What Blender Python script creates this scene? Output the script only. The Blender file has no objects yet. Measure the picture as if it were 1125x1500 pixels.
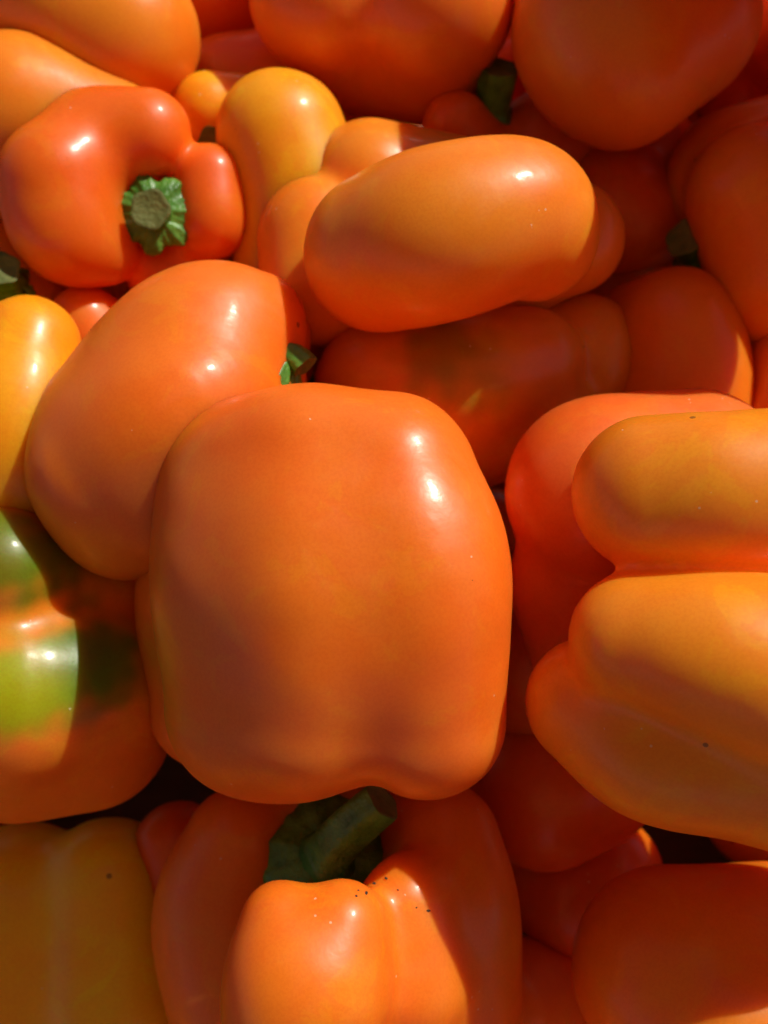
import bpy, math, random
import numpy as np
from mathutils import Vector, Matrix

# ------------------------------------------------------------------ camera, sky, sun
W, H = 1125.0, 1500.0            # the photograph's pixels
FPX = 1538.0                     # focal length in those pixels
PITCH = math.radians(60)         # camera looks this far below the horizon
CAM_Z = 0.43                     # metres above the crate's floor
SUN_CAM = (0.52, 0.70, 0.44)     # towards the sun: right, up, back (camera axes)
SUN_STRENGTH = 5.0
SKY_STRENGTH = 0.05
EXPOSURE = -0.15

sc = bpy.context.scene
col = sc.collection
cp, sp = math.cos(PITCH), math.sin(PITCH)
RIGHT, UP, BACK = np.array((1., 0, 0)), np.array((0, sp, cp)), np.array((0, -cp, sp))
R3 = np.stack([RIGHT, UP, BACK], 1)              # camera axes -> world
CAM = np.array((0, 0, CAM_Z))

cam_d = bpy.data.cameras.new('camera'); cam = bpy.data.objects.new('camera', cam_d); col.objects.link(cam)
cam.location = CAM; cam.rotation_euler = (math.pi/2 - PITCH, 0, 0)
cam_d.sensor_fit = 'VERTICAL'; cam_d.sensor_height = 24.0
cam_d.lens = 24.0*FPX/H
cam_d.clip_start = 0.01; cam_d.clip_end = 50
cam_d.dof.use_dof = True; cam_d.dof.focus_distance = 0.243; cam_d.dof.aperture_fstop = cam_d.lens/3.0
sc.camera = cam

L = R3 @ np.array(SUN_CAM); L /= np.linalg.norm(L)
w = bpy.data.worlds.new('World'); sc.world = w; w.use_nodes = True
nt = w.node_tree; bg = nt.nodes['Background']
sky = nt.nodes.new('ShaderNodeTexSky'); sky.sky_type = 'NISHITA'; sky.sun_disc = False; sky.air_density = 0.8; sky.dust_density = 0.4
sky.sun_elevation = math.asin(L[2]); sky.sun_rotation = math.atan2(L[0], L[1])
nt.links.new(sky.outputs[0], bg.inputs[0]); bg.inputs[1].default_value = SKY_STRENGTH
sd = bpy.data.lights.new('sun', 'SUN'); sun = bpy.data.objects.new('sun', sd); col.objects.link(sun)
sd.energy = SUN_STRENGTH; sd.angle = math.radians(0.6); sd.color = (1.0, 0.93, 0.82)
sun.rotation_euler = Vector(-L).to_track_quat('-Z', 'Y').to_euler(); sun.location = L*2
sc.view_settings.view_transform = 'Standard'; sc.view_settings.look = 'None'
sc.view_settings.exposure = EXPOSURE; sc.view_settings.gamma = 1
sc.view_settings.use_curve_mapping = False
cy = sc.cycles
cy.max_bounces = 7; cy.diffuse_bounces = 5; cy.glossy_bounces = 3; cy.caustics_reflective = False; cy.caustics_refractive = False
cy.use_adaptive_sampling = True; cy.adaptive_threshold = 0.02

# ------------------------------------------------------------------ helpers
def px(x, y, d):
    """photo pixel + distance along the view axis (mm) -> camera-frame mm"""
    return np.array(((x - W/2)/FPX*d, -(y - H/2)/FPX*d, -d))
def world(v):                                     # camera-frame mm -> world metres
    return (np.asarray(v)*0.001) @ R3.T + CAM
def from_world(v):
    return ((np.asarray(v) - CAM) @ R3)*1000
def srgb(r, g, b):
    f = lambda c: (c/255/12.92) if c/255 <= 0.04045 else ((c/255 + 0.055)/1.055)**2.4
    return np.array((f(r), f(g), f(b)))

def catmull(nodes, n=9):
    P = np.array(nodes, float)
    if len(P) == 1: return P
    E = np.vstack([2*P[0] - P[1], P, 2*P[-1] - P[-2]])
    out = []
    for i in range(len(P) - 1):
        a, b, c, d = E[i:i+4]
        for t in np.linspace(0, 1, n, endpoint=False):
            out.append(0.5*((2*b) + (c - a)*t + (2*a - 5*b + 4*c - d)*t*t + (3*b - a - 3*c + d)*t**3))
    out.append(P[-1]); return np.array(out)

def chain_sdf(p, C):
    """p (N,3); C (M,4) centres and radii along a lobe"""
    if len(C) == 1: return np.linalg.norm(p - C[0, :3], axis=1) - C[0, 3]
    best = np.full(len(p), 1e9)
    for a, b in zip(C[:-1], C[1:]):
        ab = b[:3] - a[:3]; q = max(ab @ ab, 1e-6)
        t = np.clip((p - a[:3]) @ ab/q, 0, 1)
        d = np.linalg.norm(p - a[:3] - t[:, None]*ab, axis=1) - (a[3] + t*(b[3] - a[3]))
        best = np.minimum(best, d)
    return best
def smin(a, b, k):
    h = np.maximum(k - np.abs(a - b), 0)/k
    return np.minimum(a, b) - h*h*k*0.25
def smax(a, b, k): return -smin(-a, -b, k)

class Wobble:
    """slow unevenness of a grown surface"""
    def __init__(s, seed, amp, wl):
        r = np.random.RandomState(seed)
        s.k = r.normal(size=(7, 3)); s.k *= (2*math.pi/(wl*r.uniform(0.7, 1.8, 7))/np.linalg.norm(s.k, axis=1))[:, None]
        s.ph = r.uniform(0, 6.28, 7); s.amp = amp
    def __call__(s, p): return s.amp*np.sin(p @ s.k.T + s.ph).sum(1)/2.6

def surface_net(f, lo, hi, h):
    n = np.ceil((hi - lo)/h).astype(int) + 2
    ax = [lo[i] + h*np.arange(n[i]) for i in range(3)]
    g = np.stack(np.meshgrid(*ax, indexing='ij'), -1)
    # coarse pass first, full resolution only near the surface
    q = 4; cs = tuple(slice(None, None, q) for _ in range(3))
    cv_ = f(g[cs].reshape(-1, 3)).reshape(g[cs].shape[:3])
    v = cv_
    for i in range(3):
        v = np.repeat(v, q, axis=i)
    v = v[:n[0], :n[1], :n[2]].copy()
    near = np.abs(v) < q*h*1.9
    v[near] = f(g[near])
    s = v < 0
    c = np.zeros(n - 1, int)
    for dx in (0, 1):
        for dy in (0, 1):
            for dz in (0, 1):
                c += s[dx:n[0]-1+dx, dy:n[1]-1+dy, dz:n[2]-1+dz]
    act = (c > 0) & (c < 8)
    idx = np.full(act.shape, -1); idx[act] = np.arange(act.sum())
    V = np.argwhere(act)*h + lo + h/2
    F = []
    for a in range(3):
        b, d = (a + 1) % 3, (a + 2) % 3
        sl = lambda o: tuple(slice(o, n[i] - 1 + o) if i == a else slice(1, n[i] - 1) for i in range(3))
        s0, s1 = s[sl(0)], s[sl(1)]
        for flip, m in ((False, s0 & ~s1), (True, s1 & ~s0)):
            e = np.argwhere(m)
            if not len(e): continue
            off = np.ones(3, int); off[a] = 0
            e = e + off
            q = []
            for ob, od in ((0, 0), (-1, 0), (-1, -1), (0, -1)):
                k = e.copy(); k[:, b] += ob; k[:, d] += od
                q.append(idx[k[:, 0], k[:, 1], k[:, 2]])
            q = np.stack(q, 1)
            F.append(q[:, ::-1] if flip else q)
    F = np.vstack(F)
    def relax(V, w_):
        acc = np.zeros_like(V); cnt = np.zeros(len(V))
        for i in range(4):
            np.add.at(acc, F[:, i], V[F[:, (i+1) % 4]]); np.add.at(cnt, F[:, i], 1)
            np.add.at(acc, F[:, i], V[F[:, (i-1) % 4]]); np.add.at(cnt, F[:, i], 1)
        return (1 - w_)*V + w_*acc/np.maximum(cnt, 1)[:, None]
    for it in range(4):                            # settle the vertices on the surface, evenly spaced
        e = 0.4
        d0 = f(V)
        gr = np.stack([f(V + e*np.eye(3)[i]) - f(V - e*np.eye(3)[i]) for i in range(3)], 1)/(2*e)
        g2 = np.maximum((gr**2).sum(1), 0.2)
        V = V - gr*(d0/g2)[:, None]*0.9
        V = relax(V, 0.5)
    for w_ in (0.5, -0.52, 0.5, -0.52, 0.4): V = relax(V, w_)
    return V, F

def mesh_obj(name, V, F, mat, parent, origin, colors=None):
    """V in world metres; stored relative to origin"""
    me = bpy.data.meshes.new(name)
    me.from_pydata((np.asarray(V) - origin).tolist(), [], [list(map(int, f)) for f in F])
    me.update()
    me.polygons.foreach_set('use_smooth', [True]*len(me.polygons))
    if colors is not None:
        at = me.color_attributes.new('pigment', 'FLOAT_COLOR', 'POINT')
        at.data.foreach_set('color', np.hstack([colors, np.ones((len(colors), 1))]).astype(np.float32).ravel())
    me.materials.append(mat)
    o = bpy.data.objects.new(name, me); col.objects.link(o)
    if parent: o.parent = parent
    return o

# ------------------------------------------------------------------ materials
def skin_material():
    m = bpy.data.materials.new('pepper_skin'); m.use_nodes = True
    N, K = m.node_tree.nodes, m.node_tree.links
    b = N['Principled BSDF']
    at = N.new('ShaderNodeVertexColor'); at.layer_name = 'pigment'
    tc = N.new('ShaderNodeTexCoord'); oi = N.new('ShaderNodeObjectInfo')
    off = N.new('ShaderNodeVectorMath'); off.operation = 'MULTIPLY_ADD'
    cmb = N.new('ShaderNodeCombineXYZ')
    for i in range(3): K.new(oi.outputs['Random'], cmb.inputs[i])
    off.inputs[1].default_value = (7, 7, 7)
    K.new(cmb.outputs[0], off.inputs[0]); K.new(tc.outputs['Object'], off.inputs[2])
    P = off.outputs[0]
    def noise(scale, detail=3, rough=0.55, dist=0.0):
        n = N.new('ShaderNodeTexNoise'); n.inputs['Scale'].default_value = scale
        n.inputs['Detail'].default_value = detail; n.inputs['Roughness'].default_value = rough
        n.inputs['Distortion'].default_value = dist
        K.new(P, n.inputs['Vector']); return n.outputs['Fac']
    def ramp(fac, a, b_, lo=0.0, hi=1.0):
        r = N.new('ShaderNodeMapRange'); r.inputs['From Min'].default_value = a; r.inputs['From Max'].default_value = b_
        r.inputs['To Min'].default_value = lo; r.inputs['To Max'].default_value = hi
        r.interpolation_type = 'SMOOTHSTEP'
        K.new(fac, r.inputs['Value']); return r.outputs[0]
    def mix(fac, A, B, mode='MIX'):
        x = N.new('ShaderNodeMix'); x.data_type = 'RGBA'; x.blend_type = mode
        if isinstance(fac, float): x.inputs[0].default_value = fac
        else: K.new(fac, x.inputs[0])
        for s, v in ((6, A), (7, B)):
            if isinstance(v, tuple): x.inputs[s].default_value = (*v, 1)
            else: K.new(v, x.inputs[s])
        return x.outputs[2]
    def math_(op, a, b_):
        x = N.new('ShaderNodeMath'); x.operation = op
        for i, v in enumerate((a, b_)):
            if isinstance(v, (int, float)): x.inputs[i].default_value = v
            else: K.new(v, x.inputs[i])
        return x.outputs[0]
    c = at.outputs['Color']
    # riper / paler mottling of the flesh
    c = mix(ramp(noise(38, 3), 0.40, 0.70, 0.0, 0.9), c, mix(1.0, c, (1.0, 0.80, 0.7), 'MULTIPLY'))
    c = mix(ramp(noise(70, 4, 0.6, 0.6), 0.55, 0.75, 0.0, 0.35), c, mix(1.0, c, (1.0, 1.35, 1.6), 'MULTIPLY'))
    # dull smudges where the wax bloom was rubbed away or dust sits
    smudge = ramp(noise(46, 5, 0.62, 1.2), 0.555, 0.60)
    c = mix(math_('MULTIPLY', smudge, 0.5), c, mix(1.0, c, (1.0, 1.28, 0.8), 'MULTIPLY'))
    # tiny dark specks
    v = N.new('ShaderNodeTexVoronoi'); v.inputs['Scale'].default_value = 95; v.inputs['Randomness'].default_value = 1
    K.new(P, v.inputs['Vector'])
    pick = N.new('ShaderNodeSeparateColor'); K.new(v.outputs['Color'], pick.inputs[0])
    sz = ramp(pick.outputs[0], 0.80, 1.0, 0.0, 0.085)
    speck = math_('LESS_THAN', v.outputs['Distance'], sz)
    c = mix(math_('MULTIPLY', speck, 0.7), c, (0.09, 0.035, 0.015))
    K.new(c, b.inputs['Base Color'])
    # pale dust grains that glint, gathered in patches
    v2 = N.new('ShaderNodeTexVoronoi'); v2.inputs['Scale'].default_value = 520; K.new(P, v2.inputs['Vector'])
    p2 = N.new('ShaderNodeSeparateColor'); K.new(v2.outputs['Color'], p2.inputs[0])
    dens = ramp(noise(60, 3), 0.57, 0.74, 0.0, 0.42)
    keep = math_('LESS_THAN', p2.outputs[0], dens)
    grain = math_('MULTIPLY', math_('LESS_THAN', v2.outputs['Distance'], 0.16), keep)
    c2 = mix(math_('MULTIPLY', grain, 0.45), c, (0.85, 0.68, 0.5))
    c2 = mix(ramp(noise(1300, 2, 0.6), 0.42, 0.62, 0.0, 0.32), c2, mix(1.0, c2, (0.90, 0.72, 0.6), 'MULTIPLY'))
    c2 = mix(ramp(noise(420, 4, 0.7), 0.58, 0.72, 0.0, 0.45), c2, mix(1.0, c2, (1.0, 1.25, 1.7), 'MULTIPLY'))
    K.new(c2, b.inputs['Base Color'])
    # gloss
    r = ramp(noise(55, 5, 0.65, 0.8), 0.35, 0.7, 0.35, 0.52)
    K.new(r, b.inputs['Roughness'])
    b.inputs['IOR'].default_value = 1.45; b.subsurface_method = 'BURLEY'
    b.inputs['Coat Weight'].default_value = 0.15; b.inputs['Coat Roughness'].default_value = 0.17; b.inputs['Specular IOR Level'].default_value = 0.42
    b.inputs['Subsurface Weight'].default_value = 0.85
    b.inputs['Subsurface Radius'].default_value = (1.0, 0.24, 0.05)
    b.inputs['Subsurface Scale'].default_value = 0.017
    # relief
    hgt = math_('ADD', math_('MULTIPLY', noise(900, 3), 0.05), math_('ADD', math_('MULTIPLY', noise(80, 3), 0.22), math_('MULTIPLY', noise(300, 2), 0.05)))
    hgt = math_('ADD', hgt, math_('MULTIPLY', grain, 0.07))
    bp = N.new('ShaderNodeBump'); bp.inputs['Strength'].default_value = 0.35; bp.inputs['Distance'].default_value = 0.0012
    K.new(hgt, bp.inputs['Height']); K.new(bp.outputs[0], b.inputs['Normal']); K.new(bp.outputs[0], b.inputs['Coat Normal'])
    return m
SKIN = skin_material()

def green_material(name, c1, c2, rough):
    m = bpy.data.materials.new(name); m.use_nodes = True
    N, K = m.node_tree.nodes, m.node_tree.links; b = N['Principled BSDF']
    tc = N.new('ShaderNodeTexCoord'); n = N.new('ShaderNodeTexNoise'); n.inputs['Scale'].default_value = 160; n.inputs['Detail'].default_value = 5
    K.new(tc.outputs['Object'], n.inputs['Vector'])
    r = N.new('ShaderNodeValToRGB'); r.color_ramp.elements[0].position = 0.35; r.color_ramp.elements[1].position = 0.68
    r.color_ramp.elements[0].color = (*c1, 1); r.color_ramp.elements[1].color = (*c2, 1)
    K.new(n.outputs['Fac'], r.inputs[0]); K.new(r.outputs[0], b.inputs['Base Color'])
    n2 = N.new('ShaderNodeTexNoise'); n2.inputs['Scale'].default_value = 700; n2.inputs['Detail'].default_value = 4; K.new(tc.outputs['Object'], n2.inputs['Vector'])
    bp = N.new('ShaderNodeBump'); bp.inputs['Strength'].default_value = 0.6; bp.inputs['Distance'].default_value = 0.0008
    K.new(n2.outputs['Fac'], bp.inputs['Height']); K.new(bp.outputs[0], b.inputs['Normal'])
    b.inputs['Roughness'].default_value = rough
    b.inputs['Subsurface Weight'].default_value = 0.1; b.inputs['Subsurface Radius'].default_value = (0.4, 1, 0.2); b.inputs['Subsurface Scale'].default_value = 0.002
    return m
STEM = green_material('pepper_stem', (0.045, 0.15, 0.015), (0.13, 0.33, 0.045), 0.36)
DIRT = green_material('dirt', (0.02, 0.014, 0.01), (0.05, 0.035, 0.02), 0.9)
CUT = green_material('stem_cut', (0.085, 0.11, 0.018), (0.17, 0.19, 0.045), 0.7)

# ------------------------------------------------------------------ the setting
def crate_floor():
    m = bpy.data.materials.new('crate_wood'); m.use_nodes = True
    N, K = m.node_tree.nodes, m.node_tree.links; b = N['Principled BSDF']
    tc = N.new('ShaderNodeTexCoord'); mp = N.new('ShaderNodeMapping'); mp.inputs['Scale'].default_value = (6, 120, 120)
    n = N.new('ShaderNodeTexNoise'); n.inputs['Scale'].default_value = 1; n.inputs['Detail'].default_value = 6
    K.new(tc.outputs['Object'], mp.inputs[0]); K.new(mp.outputs[0], n.inputs['Vector'])
    r = N.new('ShaderNodeValToRGB'); r.color_ramp.elements[0].color = (0.05, 0.035, 0.025, 1); r.color_ramp.elements[1].color = (0.16, 0.115, 0.08, 1)
    K.new(n.outputs['Fac'], r.inputs[0]); K.new(r.outputs[0], b.inputs['Base Color']); b.inputs['Roughness'].default_value = 0.75
    V, F = [], []
    x0, x1, y0, y1, z0, z1 = -0.75, 0.75, -0.45, 1.05, -0.02, 0.0
    V = [(x, y, z) for z in (z0, z1) for y in (y0, y1) for x in (x0, x1)]
    F = [(0, 2, 3, 1), (4, 5, 7, 6), (0, 1, 5, 4), (1, 3, 7, 5), (3, 2, 6, 7), (2, 0, 4, 6)]
    o = mesh_obj('floor', V, F, m, None, np.zeros(3)); o['kind'] = 'structure'
    for p in o.data.polygons: p.use_smooth = False
crate_floor()
def awning():
    # unseen orange canvas added above and behind the viewer as warm fill light
    m = bpy.data.materials.new('canvas'); m.use_nodes = True
    N, K = m.node_tree.nodes, m.node_tree.links; b = N['Principled BSDF']; out = N['Material Output']
    tc = N.new('ShaderNodeTexCoord'); n = N.new('ShaderNodeTexNoise'); n.inputs['Scale'].default_value = 3
    r = N.new('ShaderNodeValToRGB'); r.color_ramp.elements[0].color = (0.60, 0.30, 0.11, 1); r.color_ramp.elements[1].color = (0.68, 0.35, 0.14, 1)
    K.new(tc.outputs['Object'], n.inputs['Vector']); K.new(n.outputs['Fac'], r.inputs[0]); K.new(r.outputs[0], b.inputs['Base Color'])
    b.inputs['Roughness'].default_value = 0.9
    tr = N.new('ShaderNodeBsdfTranslucent'); K.new(r.outputs[0], tr.inputs['Color'])
    mx = N.new('ShaderNodeMixShader'); mx.inputs[0].default_value = 0.38
    K.new(b.outputs[0], mx.inputs[1]); K.new(tr.outputs[0], mx.inputs[2]); K.new(mx.outputs[0], out.inputs['Surface'])
    pm = bpy.data.materials.new('pole_steel'); pm.use_nodes = True
    pb = pm.node_tree.nodes['Principled BSDF']; pb.inputs['Base Color'].default_value = (0.35, 0.35, 0.36, 1); pb.inputs['Metallic'].default_value = 1; pb.inputs['Roughness'].default_value = 0.4
    root = bpy.data.objects.new('added_fill_awning', None); col.objects.link(root); org = np.array((0, -0.8, -0.85)); root.location = org
    root['label'] = 'orange canvas awning added out of view to fill the shade with warm light'; root['category'] = 'awning'
    V, F = [], []
    nx, ny = 24, 16
    hz = lambda f: 0.85 + 0.60*f
    for j in range(ny + 1):
        for i in range(nx + 1):
            x = -1.4 + 2.8*i/nx; y = -1.5 + 1.72*j/ny
            V.append((x, y, hz(j/ny) - 0.05*math.sin(math.pi*((i*3/nx) % 1))))
    for j in range(ny):
        for i in range(nx):
            a = j*(nx + 1) + i; F.append((a, a + 1, a + nx + 2, a + nx + 1))
    mesh_obj('fill_canvas', V, F, m, root, org)
    for x in (-1.38, 1.38):
        for y, f in ((-1.48, 0.01), (0.20, 0.99)):
            V = [(x + 0.02*math.cos(a), y + 0.02*math.sin(a), z) for z in (-0.85, hz(f)) for a in np.linspace(0, 2*math.pi, 12, endpoint=False)]
            F = [(i, (i + 1) % 12, 12 + (i + 1) % 12, 12 + i) for i in range(12)]
            mesh_obj('pole', V, F, pm, root, org)
def added_ground():  # unseen ground plane, added to block sky light from below the horizon
    m = bpy.data.materials.new('added_ground'); m.use_nodes = True
    N, K = m.node_tree.nodes, m.node_tree.links; b = N['Principled BSDF']
    n = N.new('ShaderNodeTexNoise'); n.inputs['Scale'].default_value = 40; n.inputs['Detail'].default_value = 6
    r = N.new('ShaderNodeValToRGB'); r.color_ramp.elements[0].color = (0.04, 0.038, 0.035, 1); r.color_ramp.elements[1].color = (0.08, 0.075, 0.07, 1)
    K.new(n.outputs['Fac'], r.inputs[0]); K.new(r.outputs[0], b.inputs['Base Color']); b.inputs['Roughness'].default_value = 0.9
    o = mesh_obj('ground', [(-20, -20, -0.85), (20, -20, -0.85), (20, 20, -0.85), (-20, 20, -0.85)], [(0, 1, 2, 3)], m, None, np.zeros(3)); o['kind'] = 'structure'
added_ground()
awning()

# ------------------------------------------------------------------ a pepper
VISIBLE = []           # (lobe chains) of what stands in view, so that the pile below keeps clear
def tube(name, path, radii, mat, parent, origin, ribs=0, amp=0.0, seg=30, tw=0.0, cap=None):
    """ribbed tapering tube along camera-frame mm points"""
    P = np.array(path, float); V, F = [], []
    ref = np.array((0.3, 0.2, 1.0)); t0 = P[1] - P[0]; t0 /= np.linalg.norm(t0)
    u = np.cross(t0, ref); u /= np.linalg.norm(u)
    for i in range(len(P)):
        t = P[min(i+1, len(P)-1)] - P[max(i-1, 0)]; t /= np.linalg.norm(t)
        u = u - t*(u @ t); u /= np.linalg.norm(u); v = np.cross(t, u)
        for j in range(seg):
            a = 2*math.pi*j/seg
            r = radii[i]*(1 + amp*math.cos(ribs*a + tw*i) + 0.35*amp*math.cos(2*a + i*0.4))
            V.append(P[i] + r*(u*math.cos(a) + v*math.sin(a)))
    n = len(P)
    for i in range(n - 1):
        for j in range(seg):
            k = (j + 1) % seg
            F.append((i*seg+j, i*seg+k, (i+1)*seg+k, (i+1)*seg+j))
    F.append(tuple(range(seg))[::-1])
    if cap is None: F.append(tuple((n-1)*seg + j for j in range(seg)))
    o = mesh_obj(name, world(V), F, mat, parent, origin)
    if cap is not None:                            # the dried cut end, slightly hollow
        ring = np.array(V[-seg:]); c = ring.mean(0); t = P[-1] - P[-2]; t /= np.linalg.norm(t)
        V2, F2 = [], []
        for f_, d_ in ((1.0, -0.15), (0.96, 0.10), (0.80, -0.15), (0.45, -0.55), (0.12, -0.75)):
            V2 += list(c + (ring - c)*f_ + t*d_)
        for i in range(4):
            for j in range(seg):
                k = (j + 1) % seg; F2.append((i*seg+j, i*seg+k, (i+1)*seg+k, (i+1)*seg+j))
        F2.append(tuple(4*seg + j for j in range(seg)))
        mesh_obj('cut_end', world(V2), F2, cap, o, origin)
    return o

def calyx(parent, origin, base, axis, R, points=6, nubs=18, droop=0.25, seed=0):
    """thick green cap with a scalloped, knobbly rim, lying in the stem hollow"""
    r_ = np.random.RandomState(seed)
    a = np.asarray(axis, float); a /= np.linalg.norm(a)
    u = np.cross(a, (0.2, 1.0, 0.3)); u /= np.linalg.norm(u); v = np.cross(a, u)
    seg = 108; V, F = [], []
    ph = r_.uniform(0, 6.28); wob = r_.uniform(-1, 1, 4)
    prof = [(0.10, 0.10, 0), (0.35, 0.07, 0), (0.60, 0.02, .2), (0.80, -0.05, .6), (0.94, -0.10, 1), (1.0, -0.17, 1), (0.97, -0.27, 1), (0.85, -0.30, .5), (0.3, -0.25, 0)]
    for (q, hh, e) in prof:
        for j in range(seg):
            t = 2*math.pi*j/seg
            star = 1 + e*(0.11*math.cos(points*t + ph) + 0.05*wob[0]*math.cos(2*t) + 0.05*wob[1]*math.sin(3*t))
            nub = e*max(0, math.cos(nubs*t + 2*math.sin(2*t + ph)))**1.5
            rr = R*q*star*(1 + 0.05*nub)
            h2 = R*(hh - droop*(q**2) + 0.05*nub + 0.10*(1 - e)*q*abs(math.cos(points*t/2 + ph/2))**3*(1 if hh > -0.2 else 0))
            V.append(base + u*rr*math.cos(t) + v*rr*math.sin(t) + a*h2)
    for i in range(len(prof) - 1):
        for j in range(seg):
            k = (j + 1) % seg; F.append((i*seg+j, (i+1)*seg+j, (i+1)*seg+k, i*seg+k))
    F.append(tuple(range(seg))); F.append(tuple((len(prof)-1)*seg + j for j in range(seg))[::-1])
    return mesh_obj('calyx', world(V), F, STEM, parent, origin)

def pepper(label, lobes, k, color, group='heap of orange bell peppers', patches=(), carve=(), stem=None, seed=0, amp=0.7, wl=58, h=1.7, name='bell_pepper', visible=True, inflate=1.2, ks=None, fine=False, specks=()):
    """lobes: lists of (pixel x, pixel y, depth mm, radius px); patches: (x, y, depth, radius px, colour, strength)"""
    chains = []
    for lb in lobes:
        P = [(*px(x, y, d), r*d/FPX) for x, y, d, r in lb]
        chains.append(catmull(P))
    wb = Wobble(seed + 11, amp, wl); wb2 = Wobble(seed + 31, 0.10, 19)
    cv = [(catmull([(*px(x, y, d), r*d/FPX) for x, y, d, r in c[0]]), c[1]) for c in carve]
    def f(p):
        d = chain_sdf(p, chains[0])
        for i_, c in enumerate(chains[1:]): d = smin(d, chain_sdf(p, c), ks[i_ + 1] if ks else k)
        for c, kk in cv: d = smax(d, -chain_sdf(p, c), kk)
        return d + wb(p) + wb2(p) - inflate
    if visible: VISIBLE.append(chains)
    A = np.vstack(chains); pad = 4.0
    lo = (A[:, :3] - A[:, 3:]).min(0) - pad; hi = (A[:, :3] + A[:, 3:]).max(0) + pad
    V, F = surface_net(f, lo, hi, h)
    C = np.tile(np.asarray(color, float), (len(V), 1))
    wn = Wobble(seed + 77, 1.0, 26); wn2 = Wobble(seed + 78, 1.0, 9)
    for (x, y, d, r, c, s) in patches:
        q = px(x, y, d); rr = r*d/FPX
        t = np.clip(1.25 - np.linalg.norm(V - q, axis=1)/rr + 0.16*wn(V) + 0.10*wn2(V), 0, 1); t = t*t*(3 - 2*t)*s
        C = C*(1 - t[:, None]) + np.asarray(c)*t[:, None]
    Wd = world(V)
    org = np.array((Wd[:, 0].mean(), Wd[:, 1].mean(), Wd[:, 2].min()))
    root = bpy.data.objects.new(name, None); col.objects.link(root); root.location = org
    root.empty_display_size = 0.01
    root['label'] = label; root['category'] = 'pepper'; root['group'] = group
    bo = mesh_obj('body', Wd, F, SKIN, root, org, C)
    if fine:
        sm = bo.modifiers.new('smooth', 'SUBSURF'); sm.levels = sm.render_levels = 1
    if specks:
        X, Y = W/2 + V[:, 0]/-V[:, 2]*FPX, H/2 - V[:, 1]/-V[:, 2]*FPX
        t_ = np.linspace(0, 2*math.pi, 8, endpoint=False)
        for i_, (sx, sy, sr) in enumerate(specks):
            near = np.where((X - sx)**2 + (Y - sy)**2 < 400)[0]
            q = V[near[np.argmax(V[near, 2])]]; d = -q[2]; c0 = px(sx, sy, d)
            n0 = np.array([f((c0 + 0.5*e)[None])[0] - f((c0 - 0.5*e)[None])[0] for e in np.eye(3)]); n0 /= np.linalg.norm(n0)
            c0 = c0 - n0*f(c0[None])[0]
            u = np.cross(n0, (0.3, 1, 0.2)); u /= np.linalg.norm(u); v = np.cross(n0, u)
            el = 1.0 + 0.5*((i_*7) % 3)
            pts = [c0 + sr*(u*math.cos(a)*el + v*math.sin(a)) - n0*0.05 for a in t_] + [c0 + 0.6*sr*(u*math.cos(a)*el + v*math.sin(a)) + n0*sr*0.5 for a in t_]
            fc = [(j, (j + 1) % 8, 8 + (j + 1) % 8, 8 + j) for j in range(8)] + [tuple(range(8, 16))]
            mesh_obj('dirt_speck', world(pts), fc, DIRT, bo, org)
    if stem:
        S = dict(R=9.0, length=14, r0=4.2, r1=5.5, axis=(0, 0, 1), bend=(0, 0, 0), points=6, nubs=18, droop=0.2, sink=0.0); S.update(stem)
        b = px(*S['at']); a = np.array(S['axis'], float); a /= np.linalg.norm(a); b = b - a*S['sink']
        calyx(root, org, b, a, S['R'], S['points'], S['nubs'], S['droop'], seed)
        bend = np.array(S['bend'], float); path, rad = [], []
        for t in np.linspace(0, 1, 9):
            path.append(b + a*(S['length']*t - 1.0) + bend*S['length']*t*t)
            flare = max(0, 1 - t/0.25)**2*0.55
            rad.append((S['r0'] + (S['r1'] - S['r0'])*t**1.6)*(1 + flare))
        tube('stem', path, rad, STEM, root, org, ribs=5, amp=0.06, seg=40, cap=CUT)
    return root

# ------------------------------------------------------------------ colours of the flesh (real pigment, linear)
ORANGE = srgb(234, 114, 28); DEEP = srgb(234, 122, 24); PINK = srgb(232, 110, 38); AMBER = srgb(236, 136, 30)
YELLOW = srgb(240, 158, 20); GOLD = srgb(234, 190, 24); RED = srgb(226, 94, 12); GREEN = srgb(80, 110, 12); OLIVE = srgb(152, 158, 10)

# ------------------------------------------------------------------ the peppers in view
pepper('large boxy orange bell pepper on top of the heap, broad smooth face without stem showing',
  [[(455,688,262,116),(466,860,256,150),(456,1028,261,130)],
   [(345,700,274,108),(355,880,268,124),(358,1035,271,114)],
   [(578,712,260,122),(605,845,254,142),(620,1048,258,116)],
   [(315,742,298,92),(314,900,300,104),(324,1030,300,98)],
   [(560,740,300,105),(600,900,300,115),(570,1020,300,105)],
   [(470,730,285,105),(470,1000,285,120)]], 11, ORANGE, seed=1, fine=True, amp=0.9, wl=48, ks=[11,16,8,4,8,8],
  carve=[([(549,1172,232,12),(548,1170,300,12)],5)],
  patches=[(225,1000,270,120,OLIVE,.45)])
pepper('ribbed orange pepper leaning behind the big boxy one, dark green calyx edge showing',
  [[(372,470,296,68),(285,500,292,108),(165,620,293,98)],
   [(372,522,294,54),(270,600,282,116),(150,690,287,104)],
   [(370,590,298,72),(270,700,292,116),(185,745,294,100)],
   [(380,520,336,75),(250,620,336,115),(170,690,331,95)],
   [(402,490,316,48),(330,490,324,85)]], 8, ORANGE, seed=2, fine=True,
  patches=[(60,800,285,150,AMBER,.7)],
  stem=dict(at=(420,520,288), axis=(0.80,0.50,0.30), R=10, length=6, r0=3.5, r1=4, bend=(0.2,-1.0,0)))
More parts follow.
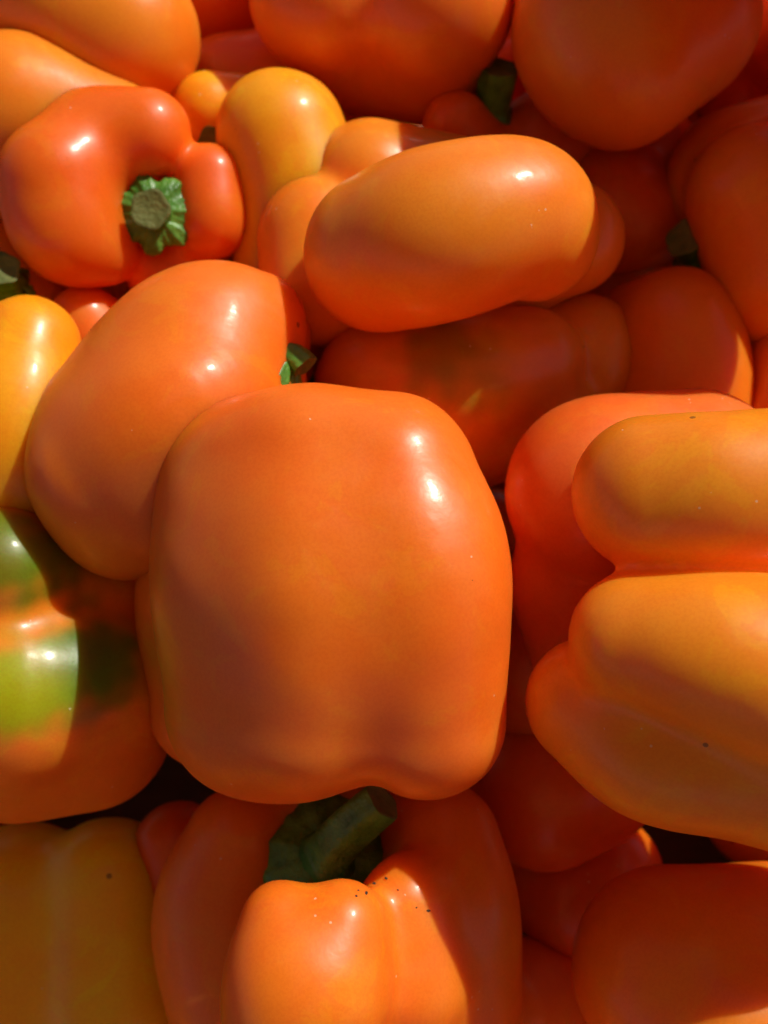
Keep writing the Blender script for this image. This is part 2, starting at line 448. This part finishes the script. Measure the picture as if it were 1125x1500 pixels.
pepper('orange sausage-lobed bell pepper lying sideways across the heap on another pepper',
  [[(555,372,292,106),(650,342,283,120),(752,320,286,108),(786,346,292,88)],
   [(545,275,332,90),(700,305,340,85),(832,348,325,80)],
   [(462,345,325,82),(472,412,325,86)],
   [(560,390,330,95),(760,370,332,90)]], 7, AMBER*0.9+ORANGE*0.1, ks=[7,3,3,5], seed=3, fine=True)
pepper('shaded orange bell pepper with a green smudge, under the sideways one',
  [[(560,570,326,95),(680,558,322,102),(770,532,326,82)],
   [(700,560,350,105),(842,530,346,92)],
   [(620,640,330,95),(780,600,335,85)]], 5, AMBER, seed=4, ks=[5,2.5,4], patches=[(655,535,303,90,OLIVE*0.45,.75)])
pepper('round shaded orange pepper with pale sky glints, beside the green-smudged pepper',
  [[(990,485,340,90),(1005,560,340,90),(1010,660,345,90)],[(935,480,352,62),(960,620,350,90)]], 7, DEEP, seed=5)
pepper('sliver of orange pepper beyond the round sky-glinting one',
  [[(1195,525,335,95),(1280,540,340,95)],[(1180,620,330,80),(1260,640,335,90)]], 7, DEEP, seed=6)
pepper('shaded brownish orange pepper with twin shoulders round a dark stem',
  [[(1115,292,335,102),(1152,400,335,110)],[(1078,262,357,95),(1150,250,352,105)],[(1190,350,360,115)]], 5, DEEP*0.5+AMBER*0.5, seed=7,
  stem=dict(at=(1020,362,346), axis=(-0.6,0.2,0.6), R=11, length=9, r0=5.5, r1=6.5))
pepper('big smooth shaded orange pepper overhanging a dark stem at the heap top',
  [[(868,45,330,118),(880,-90,340,110)],[(985,30,332,118),(975,-90,340,110)],[(908,92,326,116)],[(930,0,370,140)]], 10, ORANGE*0.6+AMBER*0.4, seed=8)
pepper('orange pepper with a sunny crown and dark red underside next to the big overhanging one',
  [[(478,-5,345,106),(480,-100,355,100)],[(638,8,340,108),(640,-90,350,100)],[(520,60,365,96),(630,92,362,84)],[(560,-20,375,120)]], 8, ORANGE, seed=9)
pepper('shaded pepper sliver beyond the big overhanging one',
  [[(1180,60,365,85),(1200,-60,370,100)],[(1085,150,388,70),(1150,120,385,80)]], 6, RED, seed=31)
pepper('amber orange pepper lying above the long ridged one',
  [[(182,52,346,104),(60,-20,350,125)],[(120,60,362,100),(20,20,364,120)]], 8, AMBER, seed=10)
pepper('long ridged golden orange pepper behind the pepper with a ribbed stem facing up',
  [[(30,165,338,106),(150,205,344,92)],[(-40,180,340,110),(60,250,356,100)]], 6, AMBER, seed=11)
pepper('reddish orange pepper with its knobbly ribbed green stem facing up',
  [[(218,196,324,56),(140,215,328,76)],[(85,265,320,84),(102,335,322,76),(150,368,326,46)],[(130,260,342,95)],
   [(306,262,330,44),(308,325,331,45),(275,320,352,70)],[(245,405,342,52)],[(190,300,366,105)]], 6, RED*0.6+ORANGE*0.4, seed=12, ks=[6,7,7,3,4,7],
  carve=[([(228,310,310,62)],4)],
  stem=dict(at=(226,312,321), axis=(0.04,-0.12,1), R=11.5, length=8, r0=5.2, r1=6.0, nubs=18, points=7, droop=0.0))
pepper('yellow orange pepper with a dark green calyx tip, tucked behind the ribbed-stem pepper',
  [[(412,200,336,86),(440,300,340,90),(430,400,345,85)],[(308,165,352,48),(360,190,360,70)],[(420,270,365,105)]], 5, YELLOW, seed=13,
  stem=dict(at=(326,214,346), axis=(-0.5,-0.1,0.7), R=9, length=7))
pepper('small glimpse of sunny orange pepper under the sunny crowned one',
  [[(335,125,378,65),(420,130,385,80)]], 6, ORANGE, seed=14)
pepper('dark red orange pepper deep between the amber one and the sunny crowned one',
  [[(320,-15,390,75),(340,-80,395,90)]], 6, RED, seed=15)
pepper('red orange pepper with a sunlit cheek beside its dark green stem',
  [[(668,180,352,46),(690,260,368,80)],[(800,210,368,72),(760,270,375,90)],[(720,250,385,90)],[(775,120,395,62),(840,150,395,70)]], 5, RED, seed=16,
  stem=dict(at=(720,165,356), axis=(0.1,0.5,0.85), R=11, length=13, r0=5.5, r1=6.5, bend=(0,0.3,0.2)))
pepper('dark shaded red orange pepper deep beside the sideways one',
  [[(880,300,375,90),(930,330,375,85)],[(930,250,390,90)]], 6, RED, seed=17)
pepper('shaded deep orange pepper wedged under the overhanging one',
  [[(1000,230,400,70),(940,400,385,80)]], 6, RED, seed=18)
pepper('bright yellow orange pepper with a rounded top, beside the leaning ribbed one',
  [[(45,505,305,70),(20,620,300,92),(10,720,305,90)],[(-40,540,310,90),(-50,680,310,100)]], 6, YELLOW, seed=19)
pepper('small glimpse of orange pepper below the ribbed-stem pepper',
  [[(125,475,335,50),(170,540,345,80)]], 6, ORANGE, seed=20)
pepper('shaded orange pepper with a green stem tip above the bright yellow one',
  [[(50,440,345,50),(-20,400,350,80)],[(60,330,370,80)]], 6, DEEP, seed=21,
  stem=dict(at=(8,415,322), axis=(0.2,0.3,0.9), R=8, length=10))
pepper('half ripe pepper with green flush on orange, in the shadow of the big boxy one',
  [[(30,1012,296,142),(138,1000,304,118)],[(40,1060,312,136),(130,1060,314,118)],[(5,835,290,90),(70,845,304,85),(150,855,314,78)],[(-60,960,312,150),(80,960,322,130)]], 6, ORANGE*0.5+AMBER*0.5, seed=22,
  patches=[(95,975,274,110,GREEN,.95),(25,1000,268,105,OLIVE,.95),(165,945,282,95,GREEN,.9),(15,785,276,120,GREEN,.9),(95,800,290,90,GREEN,.8)])
pepper('dull yellow pepper with two soft humps in the shade',
  [[(28,1335,342,122),(20,1480,342,130)],[(160,1300,336,94),(168,1450,334,104)],[(80,1430,356,130)]], 7, GOLD, seed=23, patches=[(40,1420,316,120,YELLOW,.5)])
pepper('orange bell pepper with a sunlit front lobe and dark stem hollow under the boxy one',
  [[(412,1352,254,52),(430,1440,252,95),(440,1530,256,105)],[(500,1352,254,55),(480,1440,252,85)],
   [(355,1235,306,76),(332,1340,308,102),(370,1480,308,112)],[(640,1238,299,90),(648,1350,291,112),(640,1500,293,117)],
   [(592,1318,272,60),(594,1440,270,80)],[(480,1190,322,105),(480,1330,320,130)]], 7, DEEP*0.5+ORANGE*0.5, seed=24, ks=[6,6,9,9,7,8],
  specks=[(549,1282,0.5),(564,1276,0.35),(545,1297,0.45),(527,1303,0.4),(532,1290,0.3),(631,1334,0.35),(612,1330,0.25),(584,1300,0.2)],
  carve=[([(485,1230,286,98)],6)],
  stem=dict(at=(485,1250,292), axis=(0.05,0.5,0.75), R=20, length=26, r0=6.3, r1=5.6, bend=(0.5,0.2,-0.2), nubs=9, droop=0.1))
pepper('dark red pepper deep in the gap beside the sunlit front lobe',
  [[(800,1150,340,110),(850,1130,345,110)]], 6, RED, seed=25)
pepper('dim brownish red pepper low in the gap beside the sunlit lobe pepper',
  [[(830,1310,355,80),(880,1280,358,85)],[(800,1270,362,70)]], 6, RED, seed=26)
pepper('shaded deep orange pepper with a rounded inner lobe, below the large pale lobed pepper',
  [[(985,1420,290,138),(1150,1420,295,140)],[(1060,1500,275,105),(1180,1500,275,110)]], 5, DEEP, seed=27)
pepper('tiny dark pepper glimpse between the half ripe and dull yellow peppers',
  [[(265,1240,335,60),(280,1300,340,80)]], 6, RED, seed=28)
pepper('smooth orange pepper behind the large pale lobed one',
  [[(882,722,284,138),(1010,702,292,122)],[(850,850,296,100),(900,960,300,110)],[(960,800,310,150)]], 7, PINK, seed=29, fine=True)
pepper('large pale orange pepper with three plump lobes divided by deep creases',
  [[(957,724,246,104),(1060,722,242,115),(1190,722,245,120),(1330,760,252,110)],[(936,940,240,94),(1060,965,234,125),(1190,1000,236,145),(1330,1020,248,125)],
   [(864,1032,254,92),(960,1085,246,112),(1100,1105,244,120),(1300,1130,250,150)],[(1080,850,275,140),(1230,870,280,170)]], 4, AMBER*0.9+YELLOW*0.1, seed=30, fine=True, ks=[4,4,4.5,6])
pepper('dark pepper deep in the slit beside the big boxy one',
  [[(775,960,335,60),(790,1010,340,80)]], 6, RED, seed=32)
# ------------------------------------------------------------------ the rest of the heap round the view and under it
def lobed(center, axis, L_, R_, nl, seed):
    """lobes of an ordinary pepper as camera-frame chains (mm)"""
    r = np.random.RandomState(seed)
    a = np.asarray(axis, float); a /= np.linalg.norm(a)
    u = np.cross(a, r.normal(size=3)); u /= np.linalg.norm(u); v = np.cross(a, u)
    out = []; ph = r.uniform(0, 6.28)
    for i in range(nl):
        t = ph + 2*math.pi*i/nl + r.uniform(-.2, .2); o = u*math.cos(t) + v*math.sin(t)
        s = r.uniform(0.92, 1.08)
        out.append([(*(center + a*(L_*0.26) + o*R_*0.46), R_*0.50*s), (*(center + o*R_*0.47), R_*0.56*s), (*(center - a*(L_*0.27*s) + o*R_*0.34), R_*0.42*s)])
    return out
def loose_pepper(label, c_world, axis, color, seed, L_=88, R_=38, group='unseen peppers added to shade the heap'):
    c = from_world(c_world); ax = np.asarray(axis, float) @ R3
    lob = [[(W/2 + q[0]/-q[2]*FPX, H/2 - q[1]/-q[2]*FPX, -q[2], q[3]*FPX/-q[2]) for q in lb] for lb in lobed(c, ax, L_, R_, 3 + seed % 2, seed)]
    a = ax/np.linalg.norm(ax); b = c + a*(L_*0.40)
    return pepper(label, lob, 7, color, group=group, seed=seed, h=2.4,
                  stem=dict(at=(W/2 + b[0]/-b[2]*FPX, H/2 - b[1]/-b[2]*FPX, -b[2]), axis=a, R=10, length=15), visible=False)
def copy_pepper(src, label, loc, rot, group, scale=1.0):
    c = src.copy(); col.objects.link(c); c.location = loc; c.rotation_euler = rot; c.scale = (scale,)*3
    c['label'] = label; c['group'] = group
    for ch in src.children:
        d = ch.copy(); col.objects.link(d); d.parent = c
        for g in ch.children:
            e = g.copy(); col.objects.link(e); e.parent = d
    return c
SRC = [loose_pepper('orange pepper added out of frame to shade the heap, beside the overhanging one', world((112, 196, -265)), (0.3, 0.2, 0.5), ORANGE, 51),  # three unseen peppers added out of frame to shade the upper right
       loose_pepper('deep orange pepper added out of frame as a shade caster, beside the twin shouldered one', world((136, 134, -260)), (0.0, 0.9, 0.4), DEEP, 52),
       loose_pepper('amber pepper added out of frame to block the sun, beyond the overhanging one', world((184, 202, -278)), (0.2, 0.8, 0.2), AMBER, 53)]
CENT = []
for s_ in SRC:
    me = s_.children[0].data; CENT.append(np.mean([v.co for v in me.vertices], 0))
ALLC = [np.vstack(c) for c in VISIBLE]
def clearance(p):
    q = from_world(p)
    return min((np.linalg.norm(A[:, :3] - q, axis=1) - A[:, 3]).min() for A in ALLC)
def on_screen(p):
    q = from_world(p); x, y = W/2 + q[0]/-q[2]*FPX, H/2 - q[1]/-q[2]*FPX
    m = 46/-q[2]*FPX
    return -m < x < W + m and -m < y < H + m
rnd = random.Random(5)
placed = [world((112, 196, -265)), world((136, 134, -260)), world((184, 202, -278))]
def pile_height(x, y):          # height of the heap's top, rising away from the viewer and to the far right
    return 0.115 + 0.28*min(max(y - 0.05, -0.1), 0.40) + 0.10*max(0, x - 0.12)*max(0, y - .1)*10
def put(p, label, group):
    i = rnd.randrange(3); ax = Vector((rnd.gauss(0, 1), rnd.gauss(0, 1), rnd.gauss(0, 0.5)))
    rot = Vector((0, 0, 1)).rotation_difference(ax).to_euler()
    sc_ = rnd.uniform(0.9, 1.03)
    loc = Vector(p) - rot.to_matrix() @ Vector(CENT[i])*sc_
    copy_pepper(SRC[i], label, loc, rot, group, sc_); placed.append(np.array(p))
n_out = 0
for layer, dz in ((0, None), (1, 0.075), (2, 0.0)):
    for gx in range(-5, 6):
        for gy in range(-4, 8):
            x = gx*0.086 + (0.043 if (gy + layer) % 2 else 0) + rnd.uniform(-.008, .008); y = gy*0.080 + 0.10 + rnd.uniform(-.008, .008)
            if not (-0.25 < x < 0.30 and -0.19 < y < 0.46): continue
            top = pile_height(x, y)
            z = 0.042 if layer == 0 else top - dz
            if z < 0.10 and layer: continue
            p = np.array((x, y, z))
            if min(np.linalg.norm(p - q) for q in placed) < 0.070: continue
            if clearance(p) < 33: continue
            if layer == 2 and on_screen(p): continue
            q = from_world(p)                     # a dark gap stays open here, down to the crate
            if abs(W/2 + q[0]/-q[2]*FPX - 1010) < 130 and abs(H/2 - q[1]/-q[2]*FPX - 1240) < 110: continue
            if abs(W/2 + q[0]/-q[2]*FPX - 790) < 100 and abs(H/2 - q[1]/-q[2]*FPX - 1440) < 100: continue
            put(p, 'orange bell pepper in the heap under and around the others', 'peppers of the heap under and round the ones on top')
            n_out += 1
#print('loose peppers', n_out)
